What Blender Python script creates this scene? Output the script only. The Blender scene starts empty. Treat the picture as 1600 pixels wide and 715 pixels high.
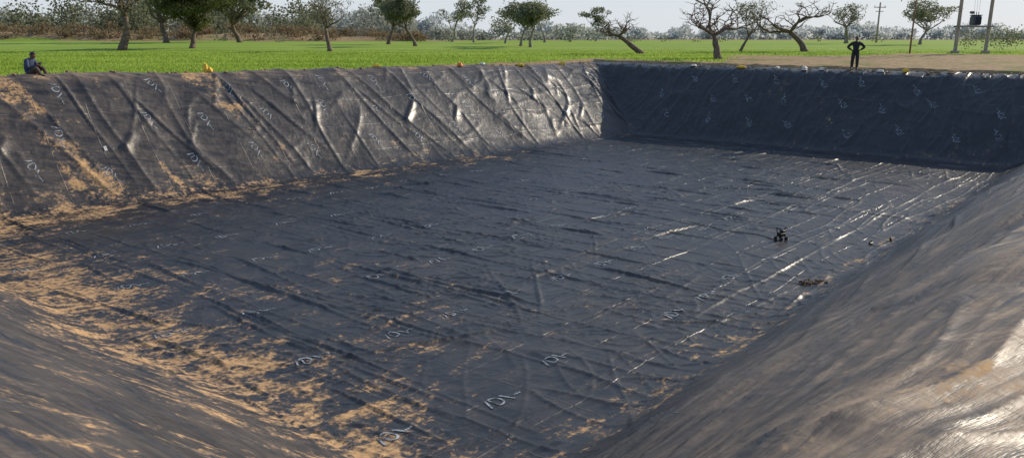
import bpy, math, random
import numpy as np
from mathutils import Vector, Matrix
random.seed(5)
rng = np.random.default_rng(7)
scene = bpy.context.scene
scene.view_settings.view_transform = 'Standard'
scene.view_settings.look = 'None'
scene.view_settings.exposure = 0

# ------------------------------------------------------------------ helpers
def perlin(x, y, seed=0):
    x = np.asarray(x, float); y = np.asarray(y, float)
    xi = np.floor(x).astype(np.int64); yi = np.floor(y).astype(np.int64)
    xf = x - xi; yf = y - yi
    def g(ix, iy, dx, dy):
        h = (ix * 374761393 + iy * 668265263 + seed * 144269504) & 0xffffffff
        h = ((h ^ (h >> 13)) * 1274126177) & 0xffffffff
        h = h ^ (h >> 16)
        a = (h & 0xffff) / 65536.0 * 2 * math.pi
        return np.cos(a) * dx + np.sin(a) * dy
    u = xf * xf * xf * (xf * (xf * 6 - 15) + 10); v = yf * yf * yf * (yf * (yf * 6 - 15) + 10)
    a = g(xi, yi, xf, yf); b = g(xi + 1, yi, xf - 1, yf)
    c = g(xi, yi + 1, xf, yf - 1); d = g(xi + 1, yi + 1, xf - 1, yf - 1)
    return ((a + (b - a) * u) * (1 - v) + (c + (d - c) * u) * v) * 1.5
def fbm(x, y, seed=0, o=4):
    s = 0; a = 1
    for i in range(o):
        s = s + a * perlin(x * 2 ** i, y * 2 ** i, seed + i * 13); a *= .5
    return s
def sstep(a, b, x):
    t = np.clip((x - a) / (b - a), 0, 1); return t * t * (3 - 2 * t)
def ridge(x, y, seed, k=3):
    return np.clip(1 - np.abs(perlin(x, y, seed)) * 1.7, 0, 1) ** k

def new_mat(name):
    m = bpy.data.materials.new(name); m.use_nodes = True
    nt = m.node_tree; nt.nodes.clear()
    out = nt.nodes.new('ShaderNodeOutputMaterial')
    b = nt.nodes.new('ShaderNodeBsdfPrincipled')
    nt.links.new(b.outputs[0], out.inputs[0])
    return m, nt, b
class NT:
    def __init__(s, nt): s.nt = nt
    def n(s, t, **kw):
        nd = s.nt.nodes.new(t)
        for k, v in kw.items(): setattr(nd, k, v)
        return nd
    def put(s, sock, v):
        if isinstance(v, bpy.types.NodeSocket): s.nt.links.new(v, sock)
        else: sock.default_value = v
    def math(s, op, a, b=0.0, c=None, clamp=False):
        nd = s.n('ShaderNodeMath', operation=op, use_clamp=clamp)
        s.put(nd.inputs[0], a); s.put(nd.inputs[1], b)
        if c is not None: s.put(nd.inputs[2], c)
        return nd.outputs[0]
    def mix(s, f, a, b):
        nd = s.n('ShaderNodeMix', data_type='RGBA')
        s.put(nd.inputs[0], f); s.put(nd.inputs[6], a); s.put(nd.inputs[7], b)
        return nd.outputs[2]
    def noise(s, vec, scale, detail=4, rough=.5, dist=0, typ=None):
        nd = s.n('ShaderNodeTexNoise'); s.put(nd.inputs['Vector'], vec)
        if typ: nd.noise_type = typ
        nd.inputs['Scale'].default_value = scale; nd.inputs['Detail'].default_value = detail
        nd.inputs['Roughness'].default_value = rough; nd.inputs['Distortion'].default_value = dist
        return nd.outputs[0]
    def mapping(s, vec, sc=(1, 1, 1), rot=(0, 0, 0)):
        nd = s.n('ShaderNodeMapping'); s.put(nd.inputs[0], vec)
        nd.inputs['Scale'].default_value = sc; nd.inputs['Rotation'].default_value = rot
        return nd.outputs[0]
    def ss(s, a, b, x):
        nd = s.n('ShaderNodeMapRange', interpolation_type='SMOOTHSTEP')
        s.put(nd.inputs[0], x); nd.inputs[1].default_value = a; nd.inputs[2].default_value = b
        return nd.outputs[0]
    def attr(s, name): return s.n('ShaderNodeAttribute', attribute_name=name).outputs['Fac']
def simple(name, col, rough=.7, var=.25, scale=6., metal=0., bump=0.):
    m, nt, b = new_mat(name); N = NT(nt)
    tc = N.n('ShaderNodeTexCoord').outputs['Object']
    nz = N.noise(tc, scale, 3, .6)
    c1 = tuple(c * (1 - var) for c in col) + (1,); c2 = tuple(min(1, c * (1 + var)) for c in col) + (1,)
    N.put(b.inputs['Base Color'], N.mix(N.ss(.3, .7, nz), c1, c2))
    b.inputs['Roughness'].default_value = rough; b.inputs['Metallic'].default_value = metal
    if bump:
        bp = N.n('ShaderNodeBump'); bp.inputs['Strength'].default_value = bump; bp.inputs['Distance'].default_value = .05
        N.put(bp.inputs['Height'], N.noise(tc, scale * 3, 3, .6)); N.put(b.inputs['Normal'], bp.outputs[0])
    return m
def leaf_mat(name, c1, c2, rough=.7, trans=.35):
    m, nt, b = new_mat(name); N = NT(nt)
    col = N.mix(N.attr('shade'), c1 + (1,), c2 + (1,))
    N.put(b.inputs['Base Color'], col)
    b.inputs['Roughness'].default_value = rough
    b.inputs['Specular IOR Level'].default_value = .1
    tr = N.n('ShaderNodeBsdfTranslucent'); N.put(tr.inputs[0], col)
    mx = N.n('ShaderNodeMixShader'); mx.inputs[0].default_value = trans
    nt.links.new(b.outputs[0], mx.inputs[1]); nt.links.new(tr.outputs[0], mx.inputs[2])
    out = [n for n in nt.nodes if n.type == 'OUTPUT_MATERIAL'][0]
    nt.links.new(mx.outputs[0], out.inputs[0])
    return m

class MB:
    """mesh builder"""
    def __init__(s): s.V = []; s.F = []; s.M = []; s.S = []
    def add(s, v, f, m=0, sh=.5):
        o = len(s.V); s.V += [tuple(map(float, p)) for p in v]
        s.F += [tuple(i + o for i in q) for q in f]
        s.M += (list(m) if isinstance(m, (list, tuple)) else [m] * len(f))
        s.S += ([sh] * len(v) if isinstance(sh, (int, float)) else list(sh))
    def tube(s, pts, rad, sides=6, m=0, cap=True):
        pts = [Vector(p) for p in pts]; vs = []; fs = []
        up = Vector((0.13, .31, .94))
        for i, p in enumerate(pts):
            d = (pts[min(i + 1, len(pts) - 1)] - pts[max(i - 1, 0)])
            if d.length < 1e-9: d = Vector((0, 0, 1))
            d.normalize()
            a = d.cross(up)
            if a.length < .05: a = d.cross(Vector((1, 0, 0)))
            a.normalize(); b = d.cross(a)
            for k in range(sides):
                t = 2 * math.pi * k / sides
                vs.append(p + (a * math.cos(t) + b * math.sin(t)) * rad[i])
        for i in range(len(pts) - 1):
            for k in range(sides):
                k2 = (k + 1) % sides
                fs.append((i * sides + k, i * sides + k2, (i + 1) * sides + k2, (i + 1) * sides + k))
        if cap:
            fs.append(tuple(range(sides))[::-1]); fs.append(tuple((len(pts) - 1) * sides + k for k in range(sides)))
        s.add(vs, fs, m)
    def box(s, c, d, m=0, bev=.0, rot=None):
        x, y, z = [q / 2 for q in d]; b = bev
        vs = []; fs = []
        import itertools
        idx = {}
        for sx, sy, sz in itertools.product((-1, 1), repeat=3):
            for ax in range(3):
                p = [sx * (x - b), sy * (y - b), sz * (z - b)]
                p[ax] = (sx * x, sy * y, sz * z)[ax]
                idx[(sx, sy, sz, ax)] = len(vs)
                v = Vector(p)
                if rot: v = rot @ v
                vs.append(v + Vector(c))
        for ax in range(3):
            o = [a for a in range(3) if a != ax]
            for sg in (-1, 1):
                q = []
                for a, bb in ((-1, -1), (1, -1), (1, 1), (-1, 1)):
                    k = [0, 0, 0]; k[ax] = sg; k[o[0]] = a; k[o[1]] = bb
                    q.append(idx[(*k, ax)])
                fs.append(tuple(q))
        if b > 0:
            for ax in range(3):
                o = [a for a in range(3) if a != ax]
                for a, bb in itertools.product((-1, 1), repeat=2):
                    k1 = [0, 0, 0]; k1[ax] = -1; k1[o[0]] = a; k1[o[1]] = bb
                    k2 = list(k1); k2[ax] = 1
                    fs.append((idx[(*k1, o[0])], idx[(*k2, o[0])], idx[(*k2, o[1])], idx[(*k1, o[1])]))
            for sx, sy, sz in itertools.product((-1, 1), repeat=3):
                fs.append(tuple(idx[(sx, sy, sz, a)] for a in range(3)))
        s.add(vs, fs, m)
    def ball(s, c, r, m=0, seg=12, fn=None):
        vs = []; fs = []
        for i in range(seg + 1):
            ph = math.pi * i / seg
            for k in range(seg):
                th = 2 * math.pi * k / seg
                v = Vector((math.sin(ph) * math.cos(th), math.sin(ph) * math.sin(th), math.cos(ph)))
                if fn: v = fn(v)
                vs.append(Vector((v.x * r[0], v.y * r[1], v.z * r[2])) + Vector(c))
        for i in range(seg):
            for k in range(seg):
                k2 = (k + 1) % seg
                fs.append((i * seg + k, (i + 1) * seg + k, (i + 1) * seg + k2, i * seg + k2))
        s.add(vs, fs, m)
    def leaves(s, cen, size, m=1, shade=None):
        cen = np.asarray(cen); n = len(cen)
        if n == 0: return
        a = rng.normal(size=(n, 3)); a /= np.linalg.norm(a, axis=1)[:, None]
        b = rng.normal(size=(n, 3)); b -= (a * b).sum(1)[:, None] * a; b /= np.linalg.norm(b, axis=1)[:, None]
        sz = (size * rng.uniform(.6, 1.4, n))[:, None]
        a *= sz; b *= sz * .6
        v = np.stack([cen - a, cen + b, cen + a, cen - b], 1).reshape(-1, 3)
        o = len(s.V)
        s.V += v.tolist(); s.F += (np.arange(n * 4).reshape(n, 4) + o).tolist()
        s.M += [m] * n
        if shade is None: shade = rng.uniform(0, 1, n)
        s.S += np.repeat(np.clip(shade, 0, 1), 4).tolist()
    def build(s, name, mats, smooth=True, loc=None, rotz=0, parent=None):
        me = bpy.data.meshes.new(name); me.from_pydata(s.V, [], s.F)
        for m in mats: me.materials.append(m)
        me.polygons.foreach_set('material_index', s.M)
        me.polygons.foreach_set('use_smooth', [smooth] * len(s.F))
        a = me.attributes.new('shade', 'FLOAT', 'POINT'); a.data.foreach_set('value', s.S)
        me.update()
        ob = bpy.data.objects.new(name, me); scene.collection.objects.link(ob)
        if loc is not None: ob.location = loc
        ob.rotation_euler[2] = rotz
        if parent: ob.parent = parent
        return ob

# ------------------------------------------------------------------ terrain height
def gz(X, Y):
    X = np.asarray(X, float); Y = np.asarray(Y, float)
    z = 1.1 * sstep(30, 110, Y)
    z = z + 1.3 * np.exp(-((Y - 130 - 6 * perlin(X * .02, Y * 0, 3)) / 5) ** 2) * sstep(-8, -30, X) * (1 + .5 * perlin(X * .08, Y * .05, 5))
    return z

# ------------------------------------------------------------------ pond plan
Pk = np.array([-6.7, -5.4, 0, 35, 39.2, 40.5]); Qk = np.array([-5.3, -4.0, 0, 21.5, 25.7, 27.0])
c4 = np.zeros((4, 4, 2))
c4[1, 1] = (-.34, 7.95); c4[2, 1] = (22.5, 33.9); c4[2, 2] = (7.1, 46.1); c4[1, 2] = (-18.2, 21.7)
c4[0, 0] = (-.27, 1.09); c4[3, 0] = (29.3, 33.8); c4[3, 3] = (5.7, 51.4); c4[0, 3] = (-25.2, 20.2)
c4[1, 0] = (3.11, 4.83); c4[2, 0] = (26.28, 30.49); c4[0, 1] = (-3.63, 3.67); c4[0, 2] = (-21.5, 17.4)
c4[1, 3] = (-21.0, 24.47); c4[2, 3] = (3.75, 49.43); c4[3, 1] = (24.9, 37.1); c4[3, 2] = (9.15, 48.85)
R4 = np.array([[0, 0, .3, .5], [0, .1, .3, .55], [-.1, 0, .05, .08], [-.1, -.1, 0, .05]])
CT = np.zeros((6, 6, 2)); CT[1:5, 1:5] = c4
RZ = np.zeros((6, 6)); RZ[1:5, 1:5] = R4
def unit(v): return v / np.linalg.norm(v)
BW = 1.3
for j in range(1, 5):
    jj = min(max(j, 2), 3)
    CT[0, j] = CT[1, j] + BW * unit(CT[1, jj] - CT[2, jj]); CT[5, j] = CT[4, j] + BW * unit(CT[4, jj] - CT[3, jj])
    RZ[0, j] = RZ[1, j]; RZ[5, j] = RZ[4, j]
for i in range(1, 5):
    ii = min(max(i, 2), 3)
    CT[i, 0] = CT[i, 1] + BW * unit(CT[ii, 1] - CT[ii, 2]); CT[i, 5] = CT[i, 4] + BW * unit(CT[ii, 4] - CT[ii, 3])
    RZ[i, 0] = RZ[i, 1]; RZ[i, 5] = RZ[i, 4]
for i, i1 in ((0, 1), (5, 4)):
    for j, j1 in ((0, 1), (5, 4)):
        CT[i, j] = CT[i, j1] + CT[i1, j] - CT[i1, j1]; RZ[i, j] = RZ[i1, j1]

def spaced(lo, hi):
    a = [lo]
    while a[-1] < hi: a.append(a[-1] + min(.07, .020 + .0016 * (a[-1] - lo)))
    a[-1] = hi; return np.array(a)
p1 = spaced(Pk[0], Pk[-1]); q1 = spaced(Qk[0], Qk[-1])
p, q = np.meshgrid(p1, q1, indexing='ij')
def bil(tab, p, q):
    i = np.clip(np.searchsorted(Pk, p, 'right') - 1, 0, 4); j = np.clip(np.searchsorted(Qk, q, 'right') - 1, 0, 4)
    u = (p - Pk[i]) / (Pk[i + 1] - Pk[i]); v = (q - Qk[j]) / (Qk[j + 1] - Qk[j])
    if tab.ndim == 3: u = u[..., None]; v = v[..., None]
    return tab[i, j] * (1 - u) * (1 - v) + tab[i + 1, j] * u * (1 - v) + tab[i, j + 1] * (1 - u) * v + tab[i + 1, j + 1] * u * v
XY = bil(CT, p, q); X = XY[..., 0]; Y = XY[..., 1]
zr = bil(RZ, p, q) + .05 * perlin(p * .35, q * .35, 77)
wp = np.where(p < 0, -p / 5.4, np.where(p > 35, (p - 35) / 4.2, -np.minimum(p, 35 - p) / 4.2))
wq = np.where(q < 0, -q / 4.0, np.where(q > 21.5, (q - 21.5) / 4.2, -np.minimum(q, 21.5 - q) / 4.2))
w = .5 * (wp + wq + np.sqrt((wp - wq) ** 2 + .006))
wn = w + .03 * perlin(p * .3, q * .3, 41)
f = .5 * (wn + np.sqrt(wn ** 2 + .07 ** 2))
f = 1 - .5 * ((1 - f) + np.sqrt((1 - f) ** 2 + .09 ** 2))
Z = -4 + (zr + 4) * f
tb = np.clip((w - 1.02) / .27, 0, 1) ** 1.5
Z = Z * (1 - tb) + (gz(X, Y) - .12) * tb

floorw = 1 - sstep(0.0, .12, w)
LW = sstep(21.3, 22.2, q) * sstep(-.1, .15, wq - wp + .1)
RW = sstep(34.8, 35.6, p) * sstep(-.1, .15, wp - wq + .1)
NR = sstep(.2, -.6, q) * sstep(-.1, .15, wq - wp + .1)
NL = sstep(.2, -.8, p) * sstep(-.1, .15, wp - wq + .1)
d = .035 * perlin(p * .3, q * .3, 1) + .010 * perlin(p * .9, q * .9, 2)
wx = X + .5 * perlin(X * .6, Y * .6, 11); wy = Y + .5 * perlin(X * .6, Y * .6, 12)
pa = sstep(-.25, .35, fbm(X * .16, Y * .16, 21, 2)); pb = sstep(-.15, .35, fbm(X * .22, Y * .22, 25, 2))
fl = .030 * ridge(wx * .35, wy * 1.25, 31, 9) * pa + .024 * ridge(wx * .9, wy * 2.6, 33, 8) * (.2 + .8 * pb)
fl = fl + .026 * ridge(p * .10 + 3, q * 1.1 + .2 * perlin(p * .3, q * .3, 9), 35, 14)
fl = fl + .026 * ridge(q * .14, p * 1.0 + .2 * perlin(p * .3, q * .3, 8), 37, 14)
fl = fl + .008 * ridge(wx * 2.0, wy * 4.4, 39, 6) * pb
fl = fl + .018 * ridge((p + q) * .2, (p - q) * .9 + .4 * perlin(p * .3, q * .3, 18), 38, 12) * (1 - pb)
s_ = (p + .55 * (q - 21.5)) + .4 * perlin(p * .4, q * .4, 44)
s2 = (p - .5 * (q - 21.5)) + .6 * perlin(p * .4, q * .4, 46)
lw = .06 * ridge(s_ * .35, q * .08, 47, 14) + .06 * ridge(s2 * .3, q * .2, 49, 10) * sstep(-.1, .3, perlin(p * .25, q * .3, 50)) + .022 * ridge(p * .25, q * .95, 52, 12) + .007 * ridge(s2 * 2, q * 1.0, 54, 7)
lw = lw + .045 * ridge(s2 * .5 + 5, q * .2, 57, 8) * sstep(22, 34, p)
lw = lw + .08 * perlin(p * .33, q * .25, 58) + .015 * perlin(p * .8, q * .6, 59)
s3 = q + .25 * (p - 35) + .3 * perlin(p * .6, q * .6, 60)
rw = .07 * ridge(s3 * .7, p * .2, 61, 10) + .04 * ridge(s3 * 1.6, p * .45, 63, 8) + .03 * ridge(q * .4, p * 1.1, 65, 9) + .010 * ridge(s3 * 4, p * 1.2, 67, 6) + .07 * perlin(p * .5, q * .45, 68)
s4 = q + .22 * p + .35 * perlin(p * .35, q * .5, 70)
nr = .055 * ridge(p * .10, s4 * .7, 71, 10) + .034 * ridge(p * .16, s4 * 1.8, 73, 9) + .010 * ridge(p * .4, s4 * 4.2, 75, 7) + .06 * perlin(p * .4, q * .6, 76)
nr = nr + (.08 * perlin(p * .6 + 3, q * .6, 78) + .025 * perlin(p * 1.6, q * 1.3, 79) + .012 * ridge(p * .8, q * .6 + p * .4, 80, 4)) * sstep(-2.4, -4.0, q)
s5 = p + .3 * q + .3 * perlin(p * .4, q * .3, 81)
nl = .036 * ridge(s5 * .8, q * .12, 83, 12) + .018 * ridge(s5 * 2.2, q * .2, 85, 9) + .006 * ridge(s5 * 5, q * .5, 87, 6) + .03 * perlin(p * .5, q * .3, 86)
disp = d + fl * (floorw * .85 + .15) + lw * LW + rw * RW + nr * NR + nl * NL
def pleat(p0, q0, ang, L, h, wd):
    ca, sa = math.cos(ang), math.sin(ang)
    xs = [p0 - 1, p0 + 1, p0 + ca * L - 1, p0 + ca * L + 1]; ys = [q0 - 1, q0 + 1, q0 + sa * L - 1, q0 + sa * L + 1]
    i0, i1 = np.searchsorted(p1, [min(xs), max(xs)]); j0, j1 = np.searchsorted(q1, [min(ys), max(ys)])
    if i1 <= i0 or j1 <= j0: return
    pp = p[i0:i1, j0:j1] - p0; qq = q[i0:i1, j0:j1] - q0
    s = pp * ca + qq * sa; t = -pp * sa + qq * ca + .05 * np.sin(s * 1.1 + p0) + .012 * np.sin(s * 3.3 + q0)
    prof = np.where(t < 0, np.exp(-(t / wd) ** 2), np.exp(-(t / (wd * .3)) ** 2))
    hh_ = h * (.7 + .3 * np.sin(s * 1.7 + q0 * 3))
    disp[i0:i1, j0:j1] += hh_ * prof * sstep(0, .3 * L, s) * sstep(L, .7 * L, s)
R = random.Random(11)
for k in range(190):
    pp, qq = R.uniform(-1, 34), R.uniform(0, 20)
    ang = R.choice([0, math.pi / 2, math.pi / 2, math.pi / 2, math.pi / 2, R.uniform(0, 3)]) + R.gauss(0, .06)
    sc = 1 + max(0, pp) * .02
    pleat(pp, qq, ang, R.uniform(1.6, 6.5), R.uniform(.02, .075), R.uniform(.05, .10) * sc)
for qq in (1.3, 3.7, 6.4, 8.9, 11.6, 14.2, 16.9, 19.4):
    pleat(-1 + R.uniform(0, 5), qq + R.uniform(-.3, .3), R.gauss(0, .02), 34, .034, .06)
for pp in (2.2, 4.4, 6.5, 9, 11.5, 14.5, 17.5, 21, 24, 30):
    pleat(pp, -1, math.pi / 2 + R.gauss(0, .03), 24, .045, .06)
for k in range(22):
    pp = R.uniform(2, 36); pleat(pp, 21.7, R.uniform(1.85, 2.3), R.uniform(3.4, 5.4), R.uniform(.03, .08), R.uniform(.08, .16))
for k in range(24):   # short slack creases leaning the other way
    pp = R.uniform(1, 33); pleat(pp, R.uniform(22, 24.2), R.uniform(.4, 1.1), R.uniform(1.0, 2.8), R.uniform(.03, .11), R.uniform(.1, .24))
for k in range(22):
    qq = R.uniform(0, 21); pleat(35.1, qq, R.gauss(0, .35), R.uniform(2, 4), R.uniform(.03, .09), R.uniform(.08, .16))
for k in range(34):
    pp = R.uniform(-3, 26); pleat(pp, -R.uniform(.2, 3.2), R.gauss(-.08, .05), R.uniform(3, 9), R.uniform(.02, .06), R.uniform(.05, .14))
for k in range(12):
    qq = R.uniform(0, 14); pleat(-R.uniform(.5, 4.5), qq, math.pi / 2 + R.gauss(0.08, .1), R.uniform(3, 8), R.uniform(.015, .04), R.uniform(.05, .12))
P3 = np.stack([X, Y, Z], -1)
du = np.gradient(P3, axis=0); dv = np.gradient(P3, axis=1)
nrm = np.cross(du, dv); nrm /= np.linalg.norm(nrm, axis=-1)[..., None]
disp = disp * (1 - tb)
P3 = P3 + nrm * disp[..., None]

# dust coverage (soft density, the shader breaks it up)
near = sstep(22, 4, p)
dust = .08 + .36 * np.exp(-((q - 20.8) / 1.7) ** 2) * (.2 + .8 * sstep(34, 14, p))
dust = dust + .39 * np.exp(-((p - .5) / 2.3) ** 2) * sstep(-.5, 3, q) * (p > -6)
dust = dust + .26 * np.exp(-((q - .3) / .5) ** 2) * sstep(36, 26, p) + .10 * floorw * sstep(14, 2, p)
strk = sstep(.08, .55, fbm((p + .5 * (q - 21.5)) * .55, q * .09, 91, 4)) * sstep(24, 8, p)
dust = dust + .40 * strk * LW + .03 * LW * sstep(26, 5, p) + .08 * NL
dust = dust + .13 * fbm(p * .25, q * .25, 95, 2)
dust = dust + .16 * np.exp(-((p - 34.8) / .8) ** 2) * (1 - LW)
dust = dust + .12 * sstep(.8, 1.05, w) * (1 - RW) + .08 * NR * sstep(.1, .7, fbm(p * .3, q * .8, 97, 2))
film = .02 + .07 * near + .52 * NR * sstep(.05, .65, w) + .15 * NL + .15 * LW * sstep(28, 8, p)
film = film + .45 * sstep(.85, 1.05, w) * (1 - RW)
film = np.clip(film, 0, 1)
uv = np.stack([p + .08 * perlin(p * .4, q * .4, 200), q + .08 * perlin(p * .4, q * .4, 201)], -1)
sl = np.clip(NR + NL, 0, 1)
uv2 = np.stack([np.where(wp > wq, q, p), np.where(wp > wq, p + .2 * q, q + .22 * p)], -1)

def grid_obj(name, P3, uv, attrs, mat, uvb=None):
    n, m = P3.shape[:2]
    idx = np.arange(n * m).reshape(n, m)
    F = np.stack([idx[:-1, :-1], idx[1:, :-1], idx[1:, 1:], idx[:-1, 1:]], -1).reshape(-1, 4)
    me = bpy.data.meshes.new(name); me.from_pydata(P3.reshape(-1, 3).tolist(), [], F.tolist())
    me.polygons.foreach_set('use_smooth', np.ones(len(F), bool))
    if uv is not None:
        l = me.uv_layers.new(name='UVMap'); l.data.foreach_set('uv', uv.reshape(-1, 2)[F.ravel()].astype(np.float32).ravel())
    if uvb is not None:
        l = me.uv_layers.new(name='UVStreak'); l.data.foreach_set('uv', uvb.reshape(-1, 2)[F.ravel()].astype(np.float32).ravel())
    for k, a in attrs.items():
        at = me.attributes.new(k, 'FLOAT', 'POINT'); at.data.foreach_set('value', a.astype(np.float32).ravel())
    me.materials.append(mat); me.update()
    ob = bpy.data.objects.new(name, me); scene.collection.objects.link(ob); return ob

m_liner, nt, b = new_mat('black_geomembrane'); N = NT(nt)
pos = N.n('ShaderNodeNewGeometry').outputs['Position']
uvn = N.n('ShaderNodeUVMap', uv_map='UVMap').outputs[0]
uvs = N.n('ShaderNodeUVMap', uv_map='UVStreak').outputs[0]
dA = N.attr('dust'); fA = N.attr('film'); sA = N.attr('slope')
nz1 = N.noise(pos, 1.3, 5, .68, .5)
nz2 = N.noise(N.mapping(uvn, (.45, 2.2, 1)), 1.6, 5, .7, .4)
nz3 = N.noise(pos, 9, 4, .7)
nz4 = N.noise(N.mapping(uvs, (.55, 5.5, 1)), 1.5, 5, .72, .3)
nn = N.math('ADD', N.math('MULTIPLY', nz1, .5), N.math('MULTIPLY', nz2, .5))
nn = N.math('ADD', nn, N.math('MULTIPLY', N.math('SUBTRACT', nz3, .5), .38))
mval = N.math('ADD', dA, N.math('MULTIPLY', N.math('SUBTRACT', nn, .5), 3.0))
mask = N.math('MULTIPLY', N.ss(.42, .84, mval), .88)
dustc = N.mix(N.ss(.3, .7, nz3), (.31, .185, .085, 1), (.54, .335, .16, 1))
plast = N.mix(N.ss(.35, .65, nz1), (.006, .008, .012, 1), (.015, .018, .024, 1))
fn = N.math('ADD', N.math('MULTIPLY', nz1, .4), N.math('MULTIPLY', nz4, .6))
filmf = N.math('MULTIPLY', fA, N.ss(.32, .70, fn), clamp=True)
c = N.mix(filmf, plast, (.34, .245, .165, 1))
sep = N.n('ShaderNodeSeparateXYZ'); N.put(sep.inputs[0], uvn)
lu = N.math('PINGPONG', sep.outputs[0], .82); lv = N.math('PINGPONG', sep.outputs[1], .53)
line = N.math('MULTIPLY', N.math('MAXIMUM', N.ss(.024, .004, lu), N.ss(.024, .004, lv)), N.ss(.40, .58, nz1))
line = N.math('MULTIPLY', line, N.ss(.6, .25, fA))
c = N.mix(N.math('MULTIPLY', line, .12), c, (.3, .28, .26, 1))
c = N.mix(mask, c, dustc)
N.put(b.inputs['Base Color'], c)
b.inputs['IOR'].default_value = 1.58
ro = N.math('ADD', .30, N.math('MULTIPLY', nz1, .20))
ro = N.math('ADD', ro, N.math('MULTIPLY', filmf, .4))
ro = N.math('ADD', ro, N.math('MULTIPLY', mask, .45), clamp=True)
N.put(b.inputs['Roughness'], ro)
h1 = N.noise(pos, 2.6, 3, .5, 1.0)
rg = N.noise(N.mapping(uvn, (.5, .5, 1)), 1.2, 2, .5, .3, 'RIDGED_MULTIFRACTAL')
hh = N.math('ADD', N.math('MULTIPLY', h1, .36), N.math('MULTIPLY', line, .16))
hh = N.math('ADD', hh, N.math('MULTIPLY', rg, .19))
hh = N.math('ADD', hh, N.math('MULTIPLY', nz3, .07))
hh = N.math('ADD', hh, N.math('MULTIPLY', N.math('MULTIPLY', nz4, sA), .28))
bp = N.n('ShaderNodeBump'); bp.inputs['Strength'].default_value = .85; bp.inputs['Distance'].default_value = .065
N.put(bp.inputs['Height'], hh); N.put(b.inputs['Normal'], bp.outputs[0])
liner = grid_obj('pond_liner', P3, uv, {'dust': dust, 'film': film, 'slope': sl}, m_liner, uv2)

def at_pq(a, c_):
    i = float(np.interp(a, p1, np.arange(len(p1)))); j = float(np.interp(c_, q1, np.arange(len(q1))))
    i0 = min(int(i), len(p1) - 2); j0 = min(int(j), len(q1) - 2); u = i - i0; v = j - j0
    B = lambda T: T[i0, j0] * (1 - u) * (1 - v) + T[i0 + 1, j0] * u * (1 - v) + T[i0, j0 + 1] * (1 - u) * v + T[i0 + 1, j0 + 1] * u * v
    return B(P3), B(nrm)
def at_xy(x, y):
    k = np.argmin((P3[..., 0] - x) ** 2 + (P3[..., 1] - y) ** 2)
    return P3.reshape(-1, 3)[k]

m_mark, nt, b = new_mat('faded_white_print'); N = NT(nt)
pos = N.n('ShaderNodeNewGeometry').outputs['Position']
N.put(b.inputs['Base Color'], N.mix(N.ss(.36, .62, N.noise(pos, 6, 4, .75)), (.03, .035, .045, 1), (.33, .37, .42, 1)))
b.inputs['Roughness'].default_value = .5
mk = MB()
def stroke(cp, cq, rot, pts, wd, S):
    # resample finely so the print hugs the folds
    fine = []
    for (a0, b0), (a1, b1) in zip(pts[:-1], pts[1:]):
        n_ = max(1, int(math.hypot(a1 - a0, b1 - b0) * S / .025))
        fine += [(a0 + (a1 - a0) * k / n_, b0 + (b1 - b0) * k / n_) for k in range(n_)]
    fine.append(pts[-1]); pts = fine
    ca, sa = math.cos(rot), math.sin(rot); vs = []; fs = []
    for i, (a, b_) in enumerate(pts):
        a0, b0 = pts[max(i - 1, 0)]; a1, b1 = pts[min(i + 1, len(pts) - 1)]
        dx, dy = a1 - a0, b1 - b0; l = math.hypot(dx, dy) or 1
        for sgn in (-1, 0, 1):
            x = (a - dy / l * wd * sgn) * S; y = (b_ + dx / l * wd * sgn) * S
            P_, n_ = at_pq(cp + x * ca - y * sa, cq + x * sa + y * ca)
            vs.append(P_ + n_ * .011)
    for i in range(len(pts) - 1):
        for k in (0, 1): fs.append((3 * i + k, 3 * i + k + 1, 3 * i + k + 4, 3 * i + k + 3))
    mk.add(vs, fs)
def mark(cp, cq, rot, S=1.):
    # plain stand-in mark: slash, half-round, bars and a line of small dashes
    stroke(cp, cq, rot, [(-.30, -.13), (-.20, .12)], .018, S)
    stroke(cp, cq, rot, [(.13 * math.cos(t) - .10, .13 * math.sin(t)) for t in np.linspace(-1.9, 1.9, 12)], .018, S)
    stroke(cp, cq, rot, [(-.14, -.10), (-.14, .10)], .014, S)
    stroke(cp, cq, rot, [(.10, .12), (.20, -.13)], .018, S)
    for k in range(4): stroke(cp, cq, rot, [(.22 + k * .055, -.03), (.255 + k * .055, -.03)], .022, S)
for k, qr in enumerate((2.15, 5.35, 8.55, 11.75, 14.95, 18.15)):
    for n_ in range(0, 13):
        pp = 1.0 + n_ * 1.75 + (k % 2) * .8 + R.uniform(-.2, .2)
        if pp > 20 or R.random() < .012 * pp: continue
        mark(pp, qr + R.uniform(-.2, .2), R.gauss(-.03, .06), R.uniform(.9, 1.05))
for lv_, off in ((22.6, 0), (23.9, 1.1), (25.1, 2.2)):
    for n_ in range(13):
        pp = 1.5 + n_ * 2.7 + off + R.uniform(-.6, .6)
        if pp < 34: mark(pp, lv_ + R.uniform(-.25, .25), R.gauss(-1.2, .2), .95)
for lv_, off in ((36.1, 0), (37.4, .9), (38.5, 1.8)):
    for n_ in range(8):
        qq = .8 + n_ * 2.6 + off + R.uniform(-.6, .6)
        if qq < 20.5: mark(lv_ + R.uniform(-.25, .25), qq, R.gauss(.7, .25), .95)
mko = mk.build('printed_marks', [m_mark]); mko.parent = liner

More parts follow.
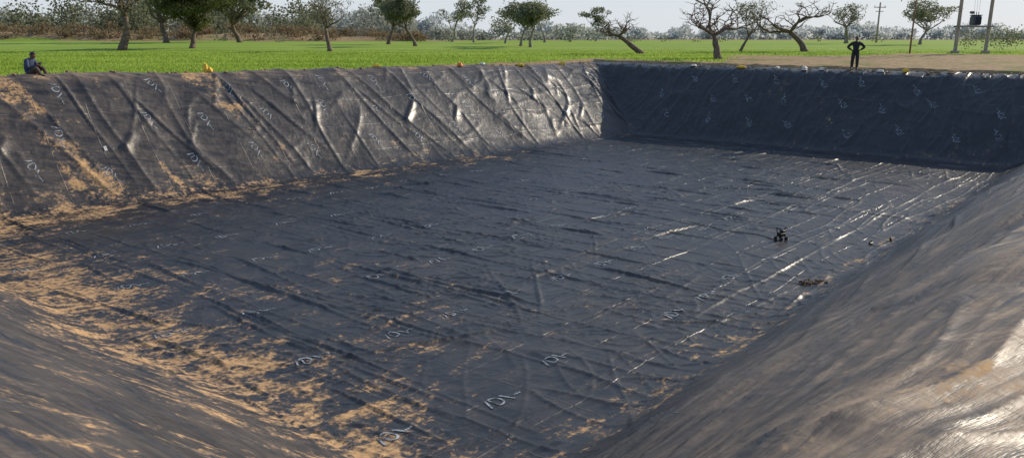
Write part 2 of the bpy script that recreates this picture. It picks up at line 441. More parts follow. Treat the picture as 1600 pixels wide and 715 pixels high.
# ------------------------------------------------------------------ ground
outer = np.array([CT[0, 0], CT[5, 0], CT[5, 5], CT[0, 5]])
cen = np.array([2.5, 26.])
def r_out(th):
    dx, dy = math.cos(th), math.sin(th); best = 1e9
    for k in range(4):
        a = outer[k] - cen; e = outer[(k + 1) % 4] - outer[k]
        den = dx * e[1] - dy * e[0]
        if abs(den) < 1e-9: continue
        t = (a[0] * e[1] - a[1] * e[0]) / den; s = (a[0] * dy - a[1] * dx) / den
        if t > 0 and -1e-6 <= s <= 1 + 1e-6: best = min(best, t)
    return best
TH = np.linspace(0, 2 * math.pi, 901)
r0 = np.array([r_out(t) for t in TH])
offs = np.concatenate([[-.45, .05], .05 * 1.055 ** np.arange(6, 215)])
RR = r0[:, None] + offs[None, :]
GX = cen[0] + RR * np.cos(TH)[:, None]; GY = cen[1] + RR * np.sin(TH)[:, None]
GZ = gz(GX, GY)
GZ[:, 0] -= .4
GZ += np.where(offs > 0, 1, 0)[None, :] * (.05 * fbm(GX * .8, GY * .8, 5, 3) * sstep(60, 2, offs)[None, :])
def field_mask(X_, Y_, off):
    n_ = fbm(X_ * .12, Y_ * .12, 15, 3)
    soil = sstep(.24, .30, X_ / np.maximum(Y_, 1) + .03 * n_) * sstep(64, 58, Y_ + 4 * n_)
    g = 1 - soil
    g = g * sstep(.6, 2.2, off + .6 * n_) * sstep(0, 10, Y_)
    bank = sstep(118, 124, Y_ + 3 * n_) * sstep(-5, -20, X_)
    g = g * (1 - bank) * (1 - .6 * sstep(170, 240, Y_))
    return g
FM = field_mask(GX, GY, offs[None, :] + 0 * GX)
m_ground, nt, b = new_mat('ground_soil_and_field'); N = NT(nt)
pos = N.n('ShaderNodeNewGeometry').outputs['Position']
n1 = N.noise(pos, .35, 4, .6); n2 = N.noise(pos, 3, 4, .65); n3 = N.noise(N.mapping(pos, (.04, .5, 1), (0, 0, -.08)), 1.0, 3, .6)
soil = N.mix(N.ss(.3, .7, n2), (.21, .145, .08, 1), (.34, .25, .15, 1))
soil = N.mix(N.ss(.50, .66, n1), soil, (.15, .17, .05, 1))
grn = N.mix(N.ss(.35, .65, n3), (.15, .245, .035, 1), (.25, .35, .06, 1))
grn = N.mix(N.ss(.35, .75, n2), grn, (.19, .28, .04, 1))
grn = N.mix(N.math('MULTIPLY', N.ss(.55, .7, n1), .3), grn, (.30, .34, .10, 1))
fm = N.ss(.3, .7, N.math('ADD', N.attr('field'), N.math('MULTIPLY', N.math('SUBTRACT', n2, .5), .5)))
N.put(b.inputs['Base Color'], N.mix(fm, soil, grn)); b.inputs['Roughness'].default_value = .9
b.inputs['Specular IOR Level'].default_value = .1
ground = grid_obj('ground', np.stack([GX, GY, GZ], -1), None, {'field': FM}, m_ground)

# ------------------------------------------------------------------ crop blades
def outside(X_, Y_, margin):
    ins = np.ones_like(X_, bool)
    for k in range(4):
        a = outer[k]; e = outer[(k + 1) % 4] - a; n_ = np.array([e[1], -e[0]]) / np.linalg.norm(e)
        ins &= ((X_ - a[0]) * n_[0] + (Y_ - a[1]) * n_[1]) < margin
    return ~ins
n_ = 200000
Yc = 26 + 50 * rng.uniform(0, 1, n_) ** 1.25; Xc = Yc * rng.uniform(-.85, .75, n_)
keep = outside(Xc, Yc, 1.0) & (field_mask(Xc, Yc, 5) > .55 + .3 * rng.uniform(-1, 1, n_))
Xc = Xc[keep]; Yc = Yc[keep]; n_ = len(Xc); Zc = gz(Xc, Yc)
a = rng.uniform(0, 6.28, n_); hgt = rng.uniform(.06, .16, n_) * (1 + .3 * perlin(Xc * .3, Yc * .3, 4)) * sstep(80, 55, Yc); wd = rng.uniform(.03, .06, n_)
lx = rng.normal(0, .08, n_); ly = rng.normal(0, .08, n_)
V = np.stack([np.stack([Xc - wd * np.cos(a), Yc - wd * np.sin(a), Zc - .03], -1), np.stack([Xc + wd * np.cos(a), Yc + wd * np.sin(a), Zc - .03], -1), np.stack([Xc + lx, Yc + ly, Zc + hgt], -1)], 1).reshape(-1, 3)
mb = MB(); mb.V = V.tolist(); mb.F = np.arange(n_ * 3).reshape(n_, 3).tolist(); mb.M = [0] * n_; mb.S = np.repeat(np.clip(rng.uniform(.2, .8, n_) + .5 * fbm(Xc * .06, Yc * .4, 303, 2), 0, 1), 3).tolist()
mb.build('wheat_crop', [leaf_mat('wheat_green', (.17, .29, .03), (.42, .53, .11), trans=.5)], smooth=False)

# ------------------------------------------------------------------ trees
bark = simple('bark', (.13, .095, .07), .9, .35, 5)
bark_far = simple('bark_haze_tint', (.23, .21, .185), .9, .2, 3)  # bark paled to imitate distance haze in the colour
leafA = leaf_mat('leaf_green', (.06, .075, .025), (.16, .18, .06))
leafB = leaf_mat('leaf_olive_haze_tint', (.14, .155, .10), (.23, .245, .15))  # olive leaves with air haze painted into the base colour
def tree(name, x, y, H, trunk, tr, lean=(0, 0), spread=.7, leafy=1., seed=0, mats=(bark, leafA), lsize=.14, depth=3, limbs=4, csize=.75, gn=.28):
    r = random.Random(seed); T = MB(); tips = []
    z0 = float(gz(x, y)) - .15
    def grow(ps, dr, L, rad, dep):
        pts = [ps.copy()]; rs = [rad]; n = 5 if dep else 6
        for i in range(n):
            dr = (dr + Vector((r.gauss(0, gn), r.gauss(0, gn), r.gauss(0.03, gn * .6))) * (.55 if dep == 0 else 1)).normalized()
            ps = ps + dr * L / n; pts.append(ps.copy()); rs.append(rad * (1 - .38 * (i + 1) / n) * r.uniform(.92, 1.12))
            if dep >= 1 and dep < depth and r.random() < .3: grow(ps, (dr + Vector((r.gauss(0, .9), r.gauss(0, .9), r.uniform(0, .5)))).normalized(), L * .4, rs[-1] * .5, dep + 1)
        if dep == 0: rs[0] *= 1.45; rs[1] *= 1.1
        if leafy < .5 and dep >= 2: rs[-1] *= 1.4
        T.tube(pts, rs, 7 if dep < 2 else 5, 0)
        if dep >= depth:
            tips.append(ps.copy())
            if leafy < .5:
                for k in range(4):
                    e = ps + Vector((r.gauss(0, 1), r.gauss(0, 1), r.uniform(.0, 1.2))) * .28
                    T.tube([ps, (ps + e) / 2 + Vector((r.gauss(0, .05),) * 3), e], [.022, .015, .008], 3, 0); tips.append(e)
            return
        nb = limbs if dep == 0 else r.choice([2, 2, 3])
        a0 = r.uniform(0, 6.28)
        for k in range(nb):
            an = a0 + 6.283 * k / nb + r.uniform(-.5, .5)
            sp = spread * r.uniform(.6, 1.25)
            nd = (dr * (.75 if dep else .5) + Vector((math.cos(an) * sp, math.sin(an) * sp, r.uniform(.15, .6)))).normalized()
            grow(ps, nd, (H - trunk) * (.50, .33, .24)[min(dep, 2)] * r.uniform(.8, 1.2), rs[-1] * r.uniform(.6, .8), dep + 1)
    grow(Vector((0, 0, 0)), Vector((lean[0], lean[1], 1)).normalized(), trunk, tr, 0)
    if leafy > 0:
        cs = []; sh = []
        for t in tips:
            cn = int(70 * leafy * r.uniform(.3, 1.3)); base = r.uniform(.1, .8); sub = r.uniform(.6, 1.2) * csize
            if cn < 2: continue
            pts = rng.normal(size=(cn, 3)); pts = pts / np.maximum(np.linalg.norm(pts, axis=1)[:, None], .3) * rng.uniform(.2, 1, (cn, 1)) ** .5
            pts *= np.array([1, 1, .65]) * sub
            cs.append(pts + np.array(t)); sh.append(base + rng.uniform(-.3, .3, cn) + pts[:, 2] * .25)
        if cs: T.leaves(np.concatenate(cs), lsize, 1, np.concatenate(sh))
    return T.build(name, list(mats), smooth=True, loc=(x, y, z0))
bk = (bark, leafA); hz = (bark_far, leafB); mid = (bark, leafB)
tree('khejri_tree', -35.3, 71.4, 7.4, 3.2, .36, (.12, 0), .8, .08, 3, mid, limbs=4, csize=.5, lsize=.08)
tree('acacia_tree', -31, 76.5, 7.4, 2.0, .30, (-.02, 0), 1.15, 2.2, 8, bk, limbs=5, csize=1.15, lsize=.12)
tree('acacia_tree', -36.5, 106, 11, 2.6, .36, (0, 0), 1.0, 2.2, 12, (bark, leafB), limbs=5, csize=1.4, lsize=.17)
tree('acacia_tree', -45.5, 104, 10.5, 2.8, .36, (0, 0), .9, 1.6, 13, (bark, leafB), limbs=5, csize=1.3, lsize=.17)
tree('khejri_tree', -15.8, 68.3, 5.4, 2.3, .20, (-.15, 0), .9, .07, 21, mid, limbs=4, csize=.45, lsize=.07)
tree('acacia_tree', -14.4, 92, 5.6, 2.3, .24, (.05, 0), .8, .8, 31, (bark, leafA), limbs=4, csize=.8, lsize=.12)
tree('khejri_tree', -10.2, 83.6, 5.2, 2.3, .20, (0, 0), .75, .4, 33, (bark, leafB), limbs=4, csize=.6, lsize=.10)
for i, (x, y, h, l) in enumerate([(-5.2, 107, 5.6, .6), (-.8, 97, 4.8, .5), (.9, 84, 4.8, .25), (1.9, 80, 4.3, .25), (4.4, 107, 5.4, .6), (-9, 118, 6, .6), (15.8, 150, 6.5, 1.0)]):
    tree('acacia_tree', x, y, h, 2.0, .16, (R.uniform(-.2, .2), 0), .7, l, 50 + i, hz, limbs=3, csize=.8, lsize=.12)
tree('pollarded_khejri_tree', 10.5, 63.2, 4.2, 2.4, .24, (-.75, .1), .8, 0, 61, bk, limbs=4, gn=.3)
tree('pollarded_khejri_tree', 14.0, 53.2, 5.8, 1.9, .27, (-.02, 0), 1.15, 0, 64, bk, limbs=5, gn=.33)
tree('khejri_tree', 19.8, 68.3, 4.6, 1.6, .14, (.05, 0), .8, .10, 66, mid, limbs=4, csize=.5, lsize=.07)
tree('pollarded_khejri_tree', 25.4, 68.3, 6.2, 2.3, .28, (-.5, 0), 1.2, 0, 69, bk, limbs=5, gn=.33)
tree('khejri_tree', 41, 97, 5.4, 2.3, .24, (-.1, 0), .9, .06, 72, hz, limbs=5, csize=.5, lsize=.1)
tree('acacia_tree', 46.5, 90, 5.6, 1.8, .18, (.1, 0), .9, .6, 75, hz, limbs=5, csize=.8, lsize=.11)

def clumps(name, items, mat, per, size, jit=.3):
    T = MB(); cs = []; sh = []
    for (x, y, z, rx, rz, b0) in items:
        k = int(per * rx * rz / 6) + 20
        pts = rng.normal(size=(k, 3)); pts /= np.linalg.norm(pts, axis=1)[:, None]; pts *= rng.uniform(.15, 1, (k, 1)) ** .5
        pts += .18 * rng.normal(size=(k, 3))
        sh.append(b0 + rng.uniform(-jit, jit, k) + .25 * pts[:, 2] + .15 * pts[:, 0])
        cs.append(pts * np.array([rx, rx * .8, rz]) + np.array([x, y, z]))
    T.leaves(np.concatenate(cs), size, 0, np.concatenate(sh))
    return T.build(name, [mat], smooth=False)
def band(dep, jit, px0, px1, n, hf, rxr, zf=.5):
    it = []
    for k in range(n):
        t = dep + R.uniform(-jit, jit); px = R.uniform(px0, px1); x = (px - 800) / 1200 * t; y = t * 1.02
        h = hf(px) * R.uniform(.55, 1.15); rx = R.uniform(*rxr); z0 = float(gz(x, y))
        for j in range(3):
            rr = rx * R.uniform(.45, .8)
            it.append((x + R.uniform(-.6, .6) * rx, y + R.uniform(-1, 1), z0 + h * (.25 + .6 * R.random()), rr, max(.5, h * .28), R.uniform(.2, .8)))
        it.append((x, y, z0 + h * .25, rx * .9, h * .3, R.uniform(.1, .5)))
    return it
shrubm = leaf_mat('scrub_brown', (.14, .105, .06), (.26, .20, .12))
L1 = leaf_mat('treeline_olive', (.13, .145, .09), (.21, .225, .14), trans=.5)  # olive foliage, a little haze mixed into the colour
L2 = leaf_mat('treeline_haze_greyed', (.27, .295, .25), (.32, .345, .29), trans=.5)  # greyer and paler: haze painted into the foliage colour
L3 = leaf_mat('treeline_haze_tint', (.50, .54, .54), (.53, .57, .57), trans=.5)  # palest layer, colour stands in for thick haze; no mist volume
clumps('scrub_hedge', band(126, 6, -200, 660, 120, lambda x: 1.5, (1.2, 2.6)), shrubm, 120, .18)
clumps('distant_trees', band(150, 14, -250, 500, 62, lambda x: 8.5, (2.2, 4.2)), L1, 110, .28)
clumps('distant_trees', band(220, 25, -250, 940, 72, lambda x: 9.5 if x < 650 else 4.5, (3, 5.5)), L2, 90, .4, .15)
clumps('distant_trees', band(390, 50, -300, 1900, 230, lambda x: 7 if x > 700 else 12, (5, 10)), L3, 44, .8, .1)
clumps('roadside_bush', [(41.0 + R.uniform(-2.6, 3.5), 67 + R.uniform(-1.5, 1.5), 1.0 + R.uniform(0, 1.2), R.uniform(.6, 1.1), R.uniform(.4, .8), R.uniform(.2, .8)) for k in range(22)], leafB, 420, .09)
clumps('roadside_bush', [(10 + R.uniform(-60, 60), 118 + R.uniform(-4, 6), 1.3 + R.uniform(0, .3), R.uniform(.5, 1.4), R.uniform(.3, .6), R.uniform(.2, .8)) for k in range(14)], leafB, 300, .15)

# ------------------------------------------------------------------ poles
conc = simple('weathered_concrete', (.30, .26, .22), .85, .2, 4)
steel = simple('galvanised_steel', (.22, .22, .22), .5, .2, 6, .6)
tankm = simple('transformer_paint', (.05, .07, .10), .5, .2, 5)
porc = simple('brown_porcelain', (.10, .04, .025), .25, .1, 5)
T = MB()
for xx in (0, 2.45):
    T.tube([(xx, 0, -.3), (xx, 0, 4.5), (xx, 0, 9)], [.15, .13, .10], 8, 0)
    T.box((xx, 0, .12), (.5, .5, .24), 0, .03)
for dy_ in (-.19, .19):
    T.box((1.22, dy_, 2.12), (3.0, .08, .14), 1, .01); T.box((1.22, dy_, 7.8), (3.2, .08, .12), 1, .01)
T.box((1.22, 0, 5.2), (2.6, .07, .07), 1, .01)
T.box((1.3, 0, 2.58), (.62, .5, .74), 2, .04); T.box((1.3, 0, 2.98), (.72, .58, .06), 2, .015)
for k in range(6):
    T.box((1.06 + k * .096, -.32, 2.56), (.025, .14, .6), 2, .004); T.box((1.06 + k * .096, .32, 2.56), (.025, .14, .6), 2, .004)
T.tube([(.96, 0, 2.9), (.96, 0, 3.16)], [.03, .03], 6, 2); T.tube([(.80, 0, 3.2), (1.1, 0, 3.2)], [.1, .1], 10, 2)
for k in range(3):
    zz = 3.0
    for j in range(4): T.tube([(1.12 + k * .18, 0, zz + j * .06), (1.12 + k * .18, 0, zz + .03 + j * .06), (1.12 + k * .18, 0, zz + .055 + j * .06)], [.02, .045, .02], 8, 3)
    T.tube([(1.12 + k * .18, 0, 3.2), (1.0 + k * .25, 0, 5.2), (.5 + k * .7, 0, 7.8)], [.008] * 3, 4, 1)
T.build('transformer_pole_platform', [conc, steel, tankm, porc], smooth=False, loc=(35.7, 63.5, float(gz(35, 63.5))))
T = MB(); T.tube([(0, 0, -.3), (0.02, 0, 3), (0.05, 0, 6.5)], [.07, .06, .05], 8); T.box((.04, 0, 6.1), (1.1, .06, .08), 0, .01)
for xx in (-.45, 0, .5): T.tube([(.04 + xx, 0, 6.12), (.04 + xx, 0, 6.28)], [.03, .02], 6)
T.build('utility_pole', [simple('old_timber', (.20, .12, .08), .8)], loc=(31.9, 63.2, float(gz(31, 63))))
T = MB(); T.tube([(0, 0, -.3), (0, 0, 5.0)], [.12, .09], 8); T.box((0, 0, 4.4), (1.5, .08, .1), 0, .01); T.box((0, 0, 3.9), (1.0, .08, .08), 0, .01)
for xx in (-.65, 0, .65): T.tube([(xx, 0, 4.42), (xx, 0, 4.65)], [.04, .03], 6)
T.build('utility_pole', [conc], loc=(47, 102, float(gz(47, 102))))

# ------------------------------------------------------------------ people
def skin_mesh(J, E, root):
    names = list(J); me = bpy.data.meshes.new('tmp'); me.from_pydata([J[n][:3] for n in names], [], [(names.index(a), names.index(b)) for a, b in E])
    ob = bpy.data.objects.new('tmp', me); scene.collection.objects.link(ob)
    ob.modifiers.new('s', 'SKIN'); sd = ob.modifiers.new('u', 'SUBSURF'); sd.levels = 2; sd.render_levels = 2
    for i, n in enumerate(names):
        v = me.skin_vertices[0].data[i]; r_ = J[n][3]
        v.radius = r_ if isinstance(r_, tuple) else (r_, r_); v.use_root = (n == root)
    bpy.context.view_layer.update()
    dg = bpy.context.evaluated_depsgraph_get(); ev = ob.evaluated_get(dg); m2 = bpy.data.meshes.new_from_object(ev)
    vs = [v.co.copy() for v in m2.vertices]; fs = [tuple(f_.vertices) for f_ in m2.polygons]
    bpy.data.objects.remove(ob); return vs, fs
skinm = simple('skin', (.20, .11, .07), .55, .1); hairm = simple('hair_black', (.012, .010, .010), .6, .1)
shoe = simple('shoe_dark', (.03, .025, .02), .5, .2)
def add_head(T, c, fwd, r=.105, cap=None):
    fwd = Vector(fwd).normalized(); side = Vector((0, 0, 1)).cross(fwd).normalized(); up = fwd.cross(side)
    M = Matrix((fwd, side, up)).transposed()
    def part(bfun, m):
        t = MB(); bfun(t); T.add([M @ Vector(v) + Vector(c) for v in t.V], t.F, m)
    def skull(v):
        k = 1 - .28 * max(0, -v.z) ** 1.3
        return Vector((v.x * (.92 if v.x > 0 else 1.05) * (k if v.x < 0 else 1 - .1 * max(0, -v.z)), v.y * .78 * k, v.z * 1.18))
    part(lambda t: t.ball((0, 0, 0), (r, r, r), 0, 16, skull), 1)
    part(lambda t: t.tube([(r * .88, 0, .03), (r * 1.0, 0, .0), (r * 1.13, 0, -.02), (r * .95, 0, -.032)], [.006, .011, .016, .009], 6), 1)
    for s in (-1, 1):
        part(lambda t: t.ball((r * .84, s * .033, .012), (.012, .014, .008), 0, 8), 2)
        part(lambda t: t.tube([(r * .88, s * .018, .034), (r * .80, s * .052, .036)], [.005, .004], 5), 2)
        part(lambda t: t.ball((-.005, s * r * .80, -.005), (.02, .012, .034), 0, 8), 1)
    part(lambda t: t.tube([(r * .84, -.024, -.06), (r * .9, 0, -.058), (r * .84, .024, -.06)], [.005, .008, .005], 5), 3)
    def hr(v):
        if v.z < -.25: v = Vector((v.x, v.y, -.25))
        if v.x > .35 and v.z < .45: v = Vector((.35, v.y, v.z))
        return Vector((v.x * 1.1, v.y * .86, v.z * 1.26))
    part(lambda t: t.ball((-.006, 0, .008), (r, r, r), 0, 14, hr), 2)
def add_hand(T, wrist, d, palmn, curl=.6, s=1.):
    d = Vector(d).normalized(); n = Vector(palmn); n = (n - n.dot(d) * d).normalized(); sd = d.cross(n)
    w_ = Vector(wrist)
    T.tube([w_ - d * .02, w_ + d * .03, w_ + d * .085], [.026, .036, .034], 8, 1)
    for k, (o, L) in enumerate(((-.028, .068), (-.010, .078), (.009, .073), (.027, .056))):
        b0 = w_ + d * .075 + sd * o; c1_ = curl
        p_1 = b0 + (d * math.cos(c1_) + n * math.sin(c1_)) * L * .45
        p_2 = p_1 + (d * math.cos(c1_ * 2) + n * math.sin(c1_ * 2)) * L * .32
        p_3 = p_2 + (d * math.cos(c1_ * 2.7) + n * math.sin(c1_ * 2.7)) * L * .25
        T.tube([b0, p_1, p_2, p_3], [.010, .0095, .0085, .006], 6, 1)
    b0 = w_ + d * .03 - sd * .028; p_1 = b0 + (d * .6 - sd * .7 + n * .3).normalized() * .035; p_2 = p_1 + (d * .8 - sd * .1 + n * .5).normalized() * .035
    T.tube([b0, p_1, p_2], [.014, .011, .008], 6, 1)
def person(name, J, E, regions, mats, heads, hands, loc, rotz, extra=None):
    T = MB(); vs, fs = skin_mesh(J, E, 'pelvis'); mi = []
    for f_ in fs:
        c_ = sum((vs[i] for i in f_), Vector()) / len(f_); mi.append(regions(c_))
    T.add(vs, fs, mi); add_head(T, *heads)
    for h in hands: add_hand(T, *h)
    if extra: extra(T)
    return T.build(name, mats, loc=loc, rotz=rotz)
jac = simple('dark_jacket', (.018, .022, .024), .8, .3, 9, bump=.3); trs = simple('dark_trousers', (.03, .028, .028), .85, .2, 9)
J = {'pelvis': (0, 0, .96, (.15, .125)), 'waist': (0, 0, 1.10, (.165, .13)), 'chest': (.0, 0, 1.32, (.18, .135)), 'nb': (0, 0, 1.47, (.09, .08)), 'neck': (.01, 0, 1.545, .052), 'skull': (.015, 0, 1.62, .06)}
E = [('pelvis', 'waist'), ('waist', 'chest'), ('chest', 'nb'), ('nb', 'neck'), ('neck', 'skull')]
for s, sg in (('l', 1), ('r', -1)):
    J.update({'sh' + s: (0, sg * .20, 1.425, .095), 'el' + s: (-.06, sg * .43, 1.20, .085), 'wr' + s: (.07, sg * .23, 1.06, .05),
              'hip' + s: (0, sg * .095, .88, .125), 'kn' + s: (.02, sg * .12, .50, .095), 'cf' + s: (-.01, sg * .125, .33, .09), 'an' + s: (-.01, sg * .13, .09, .065), 'to' + s: (.17, sg * .16, .045, .048)})
    E += [('chest', 'sh' + s), ('sh' + s, 'el' + s), ('el' + s, 'wr' + s), ('pelvis', 'hip' + s), ('hip' + s, 'kn' + s), ('kn' + s, 'cf' + s), ('cf' + s, 'an' + s), ('an' + s, 'to' + s)]
def reg_st(c_):
    if c_.z > 1.50: return 1
    if c_.z < .1: return 4
    return 0 if c_.z > .84 else 5
P_ = at_xy(18.7, 42.9)
person('standing_man', J, E, reg_st, [jac, skinm, hairm, simple('lips', (.16, .07, .06), .5), shoe, trs],
       ((.03, 0, 1.655), (1, 0, -.08)), [((.07, .23, 1.06), (.25, -.75, -.4), (-.6, -.6, 0), .5), ((.07, -.23, 1.06), (.25, .75, -.4), (-.6, .6, 0), .5)],
       (P_[0], P_[1], P_[2] - .005), math.radians(-115))
jb = simple('blue_jacket', (.03, .05, .11), .8, .3, 9, bump=.3)
J = {'pelvis': (0, 0, .13, (.15, .14)), 'waist': (-.01, 0, .28, (.165, .14)), 'chest': (.07, 0, .50, (.19, .15)), 'nb': (.14, 0, .63, (.095, .09)), 'neck': (.18, 0, .68, .055), 'skull': (.22, 0, .73, .06)}
E = [('pelvis', 'waist'), ('waist', 'chest'), ('chest', 'nb'), ('nb', 'neck'), ('neck', 'skull')]
for s, sg in (('l', 1), ('r', -1)):
    J.update({'sh' + s: (.10, sg * .19, .57, .095), 'el' + s: (.20, sg * .25, .32, .075), 'wr' + s: (.40, sg * .08, .42, .045),
              'hip' + s: (.06, sg * .10, .12, .105), 'kn' + s: (.46, sg * .17, .34, .085), 'cf' + s: (.52, sg * .16, .20, .075), 'an' + s: (.60, sg * .14, .06, .052), 'to' + s: (.77, sg * .15, .03, .04)})
    E += [('chest', 'sh' + s), ('sh' + s, 'el' + s), ('el' + s, 'wr' + s), ('pelvis', 'hip' + s), ('hip' + s, 'kn' + s), ('kn' + s, 'cf' + s), ('cf' + s, 'an' + s), ('an' + s, 'to' + s)]
def reg_si(c_):
    if c_.z > .655 and c_.x > .1: return 1
    if c_.x > .57 and c_.z < .1: return 4
    return 5 if (c_.x > .16 and c_.z < .38 and (c_.x > .27 or c_.z < .22)) else 0
P_ = at_xy(-17.7, 28.7)
def phone(T): T.box((.50, 0, .50), (.012, .15, .075), 4, .004, Matrix.Rotation(-.6, 3, 'Y'))
person('seated_man', J, E, reg_si, [jb, skinm, hairm, simple('lips', (.16, .07, .06), .5), shoe, simple('brown_trousers', (.07, .05, .04), .85)],
       ((.245, 0, .765), (1, 0, -.55)), [((.40, .08, .42), (.8, -.25, .5), (-.3, -.8, .3), .5), ((.40, -.08, .42), (.8, .25, .5), (-.3, .8, .3), .5)],
       (P_[0], P_[1], P_[2] - .01), math.radians(-8), phone)

# ------------------------------------------------------------------ small things on the rim and floor
yel = simple('yellow_sack', (.70, .46, .05), .7, .2, 8); org = simple('orange_sack', (.60, .20, .04), .7, .2, 8); wht = simple('white_sack', (.6, .58, .54), .7, .15, 8)
clod = simple('soil_clods', (.26, .18, .11), .95, .3, 8)
def sack(name, x, y, L, Hh, mat, seed, dz=0.):
    r = random.Random(seed); T = MB(); ph = r.uniform(0, 6)
    def fn(v):
        k = 1 + .12 * math.sin(5 * math.atan2(v.y, v.x) + ph) + .08 * math.sin(9 * v.z + ph)
        pin = 1 - .35 * abs(v.x) ** 4
        return Vector((v.x * k * 1.05, v.y * k * pin, max(v.z, -.35) * pin * k))
    T.ball((0, 0, 0), (L, L * .6, Hh), 0, 18, fn)
    T.ball((L * .98, 0, Hh * .15), (L * .22, L * .3, Hh * .55), 0, 10, lambda v: Vector((v.x, v.y * (.5 + .5 * v.x), v.z * (.5 + .6 * max(0, v.x)))))
    P_ = at_xy(x, y); return T.build(name, [mat], loc=(P_[0], P_[1], P_[2] + Hh * .3 + dz), rotz=r.uniform(0, 3))
def rimpt(px, back=.35):
    k = (px - 800) / 1200 / 1.0226
    a, b_ = (np.array([3.75, 49.43]), np.array([-21., 24.47])) if px < 940 else (np.array([5.7, 51.4]), np.array([24.9, 37.1]))
    e = b_ - a; s = (k * a[1] - a[0]) / (e[0] - k * e[1]); pt = a + s * e; nn_ = unit(np.array([-e[1], e[0]])); 
    if nn_[1] < 0: nn_ = -nn_
    return pt + nn_ * back
for i, (px, L, h, mt) in enumerate([(332, .22, .14, yel), (325, .13, .26, yel), (595, .2, .12, yel), (725, .25, .16, org), (760, .16, .1, wht), (820, .28, .13, yel), (885, .2, .14, yel), (1080, .2, .1, wht), (1155, .25, .12, yel), (1212, .2, .1, wht), (1255, .25, .18, wht), (1282, .2, .12, wht), (1415, .18, .15, yel), (1375, .2, .1, wht)]):
    a_ = rimpt(px); sack(mt.name, a_[0], a_[1], L, h, mt, i)
T = MB()
for k in range(420):
    px = R.uniform(-20, 1600); a_ = rimpt(px, R.uniform(.1, 1.3)); P_ = at_xy(*a_)
    s = R.uniform(.02, .08); f1 = R.uniform(1, 9)
    T.ball((P_[0], P_[1], P_[2] + s * .3), (s * R.uniform(.8, 1.6), s, s * .7), 0, 6, lambda v: v * (1 + .25 * math.sin(v.x * 5 + f1) * math.cos(v.y * 6 + f1)))
T.build('soil_clods_on_rim', [clod], smooth=False)
T = MB(); cx, cy = 7.05, 17.25
for k in range(60):
    x_ = cx + R.gauss(0, .12); y_ = cy + R.gauss(0, .08); P_ = at_xy(x_, y_); s = R.uniform(.015, .05); f1 = R.uniform(1, 9)
    T.ball((x_, y_, P_[2] + s * .4), (s * 1.3, s, s * .8), 0, 6, lambda v: v * (1 + .3 * math.sin(v.x * 5 + f1)))
T.build('soil_heap', [simple('heap_soil', (.13, .085, .055), .95, .3)], smooth=False)
blk = simple('black_machine_paint', (.012, .012, .014), .4, .2); red = simple('rubber', (.02, .02, .02), .8)
P_ = at_xy(7.7, 21.3); T = MB()
T.box((0, 0, .17), (.22, .16, .12), 0, .02); T.box((.05, 0, .26), (.12, .13, .08), 0, .015)
for sx in (-.1, .1):
    for sy in (-.09, .09): T.tube([(sx * .8, sy * .8, .14), (sx * 1.15, sy * 1.1, .0)], [.015, .012], 6, 0)
    T.tube([(sx, -.12, .055), (sx, -.08, .055)], [.055, .055], 12, 1); T.tube([(sx, .08, .055), (sx, .12, .055)], [.055, .055], 12, 1)
T.tube([(-.1, -.06, .22), (-.14, -.06, .38), (-.14, .06, .38), (-.1, .06, .22)], [.012] * 4, 6, 0); T.tube([(.1, 0, .28), (.17, 0, .36), (.2, 0, .34)], [.018, .018, .014], 6, 0)
T.build('liner_welding_machine', [blk, red], smooth=False, loc=tuple(P_), rotz=.5)
T = MB(); pts = []
ctrl = [(7.65, 21.3), (7.1, 22.0), (6.5, 22.3), (5.9, 23.1), (5.6, 23.5)]
for i in range(len(ctrl) - 1):
    for k in range(10):
        a_ = k / 10; s_a = a_ * a_ * (3 - 2 * a_); x_ = ctrl[i][0] * (1 - a_) + ctrl[i + 1][0] * a_; y_ = ctrl[i][1] * (1 - s_a) + ctrl[i + 1][1] * s_a
        P_ = at_xy(x_, y_); pts.append((x_, y_, P_[2] + .012))
T.tube(pts, [.009] * len(pts), 6); T.build('power_cable', [red])
for (x_, y_) in ((10.0, 20.7), (10.7, 21.0)):
    P_ = at_xy(x_, y_); T = MB(); T.box((0, 0, .04), (.17, .08, .06), 0, .02); T.tube([(-.05, 0, .07), (0, 0, .11), (.06, 0, .07)], [.012] * 3, 6, 0)
    T.tube([(.08, 0, .04), (.14, .02, .03)], [.012, .008], 6, 0)
    T.build('hand_tool', [blk], smooth=False, loc=tuple(P_), rotz=x_)
T = MB(); vs = []
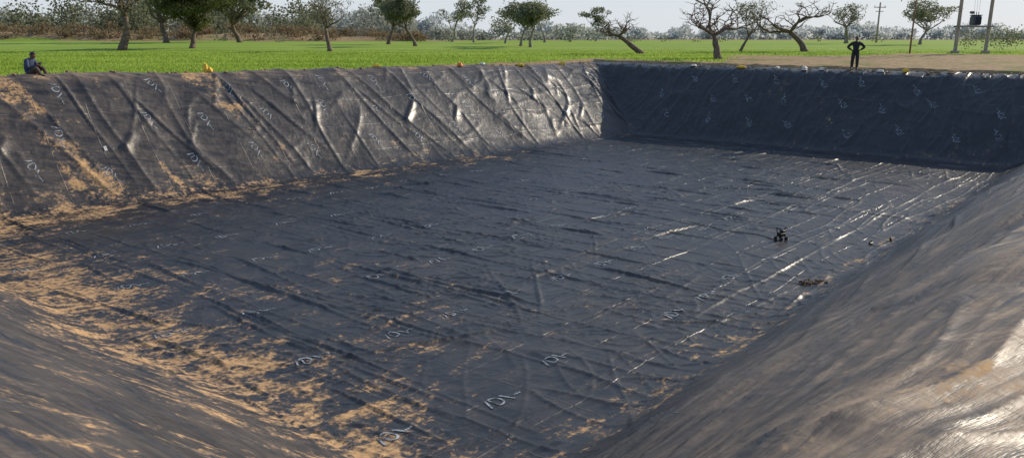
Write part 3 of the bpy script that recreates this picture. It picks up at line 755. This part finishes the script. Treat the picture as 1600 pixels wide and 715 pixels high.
for a_, c_ in ((-.05, -.08), (.05, -.07), (.045, .08), (-.05, .06)):
    pp_, nn_ = at_pq(6.6 + a_, 23.2 + c_); vs.append(pp_ + nn_ * .03)
T.add(vs, [(0, 1, 2, 3)]); T.build('paper_scrap', [simple('paper', (.5, .5, .5), .8, .05)])

# ------------------------------------------------------------------ light, sky, camera
el, az = math.radians(29), math.radians(57)
S = Vector((math.sin(az) * math.cos(el), math.cos(az) * math.cos(el), math.sin(el)))
sun = bpy.data.lights.new('sun', 'SUN'); sun.energy = 5.0; sun.angle = math.radians(.5); sun.color = (1, .87, .69)
so = bpy.data.objects.new('sun', sun); scene.collection.objects.link(so); so.rotation_euler = S.to_track_quat('Z', 'Y').to_euler(); so.location = (30, 30, 40)
wld = bpy.data.worlds.new("World"); scene.world = wld; wld.use_nodes = True
nt = wld.node_tree; nt.nodes.clear(); N = NT(nt); o = N.n('ShaderNodeOutputWorld'); bg = N.n('ShaderNodeBackground'); sk = N.n('ShaderNodeTexSky')
sk.sky_type = 'NISHITA'; sk.sun_disc = False; sk.sun_elevation = el; sk.sun_rotation = az; sk.air_density = 1.0; sk.dust_density = 1.0; sk.ozone_density = 2.0
# winter haze: pale veil thickest at the horizon, thinning upward
tc = N.n('ShaderNodeTexCoord').outputs['Generated']; sp = N.n('ShaderNodeSeparateXYZ'); N.put(sp.inputs[0], tc)
veil = N.mix(N.ss(0, .5, sp.outputs[2]), (6.8, 7.3, 7.9, 1), (3.2, 4.6, 6.9, 1))
fac = N.math('ADD', .55, N.math('MULTIPLY', N.ss(.35, 0, sp.outputs[2]), .35))
N.put(bg.inputs[0], N.mix(fac, sk.outputs[0], veil)); bg.inputs[1].default_value = .105
nt.links.new(bg.outputs[0], o.inputs[0])
cam = bpy.data.cameras.new('camera'); cam.lens = 27; cam.sensor_width = 36; cam.clip_end = 10000; cam.clip_start = .05
co = bpy.data.objects.new('camera', cam); scene.collection.objects.link(co); co.location = (0, 0, 1.6); co.rotation_euler = (math.radians(90 - 13.9), 0, 0)
scene.camera = co
print('verts', P3.shape)
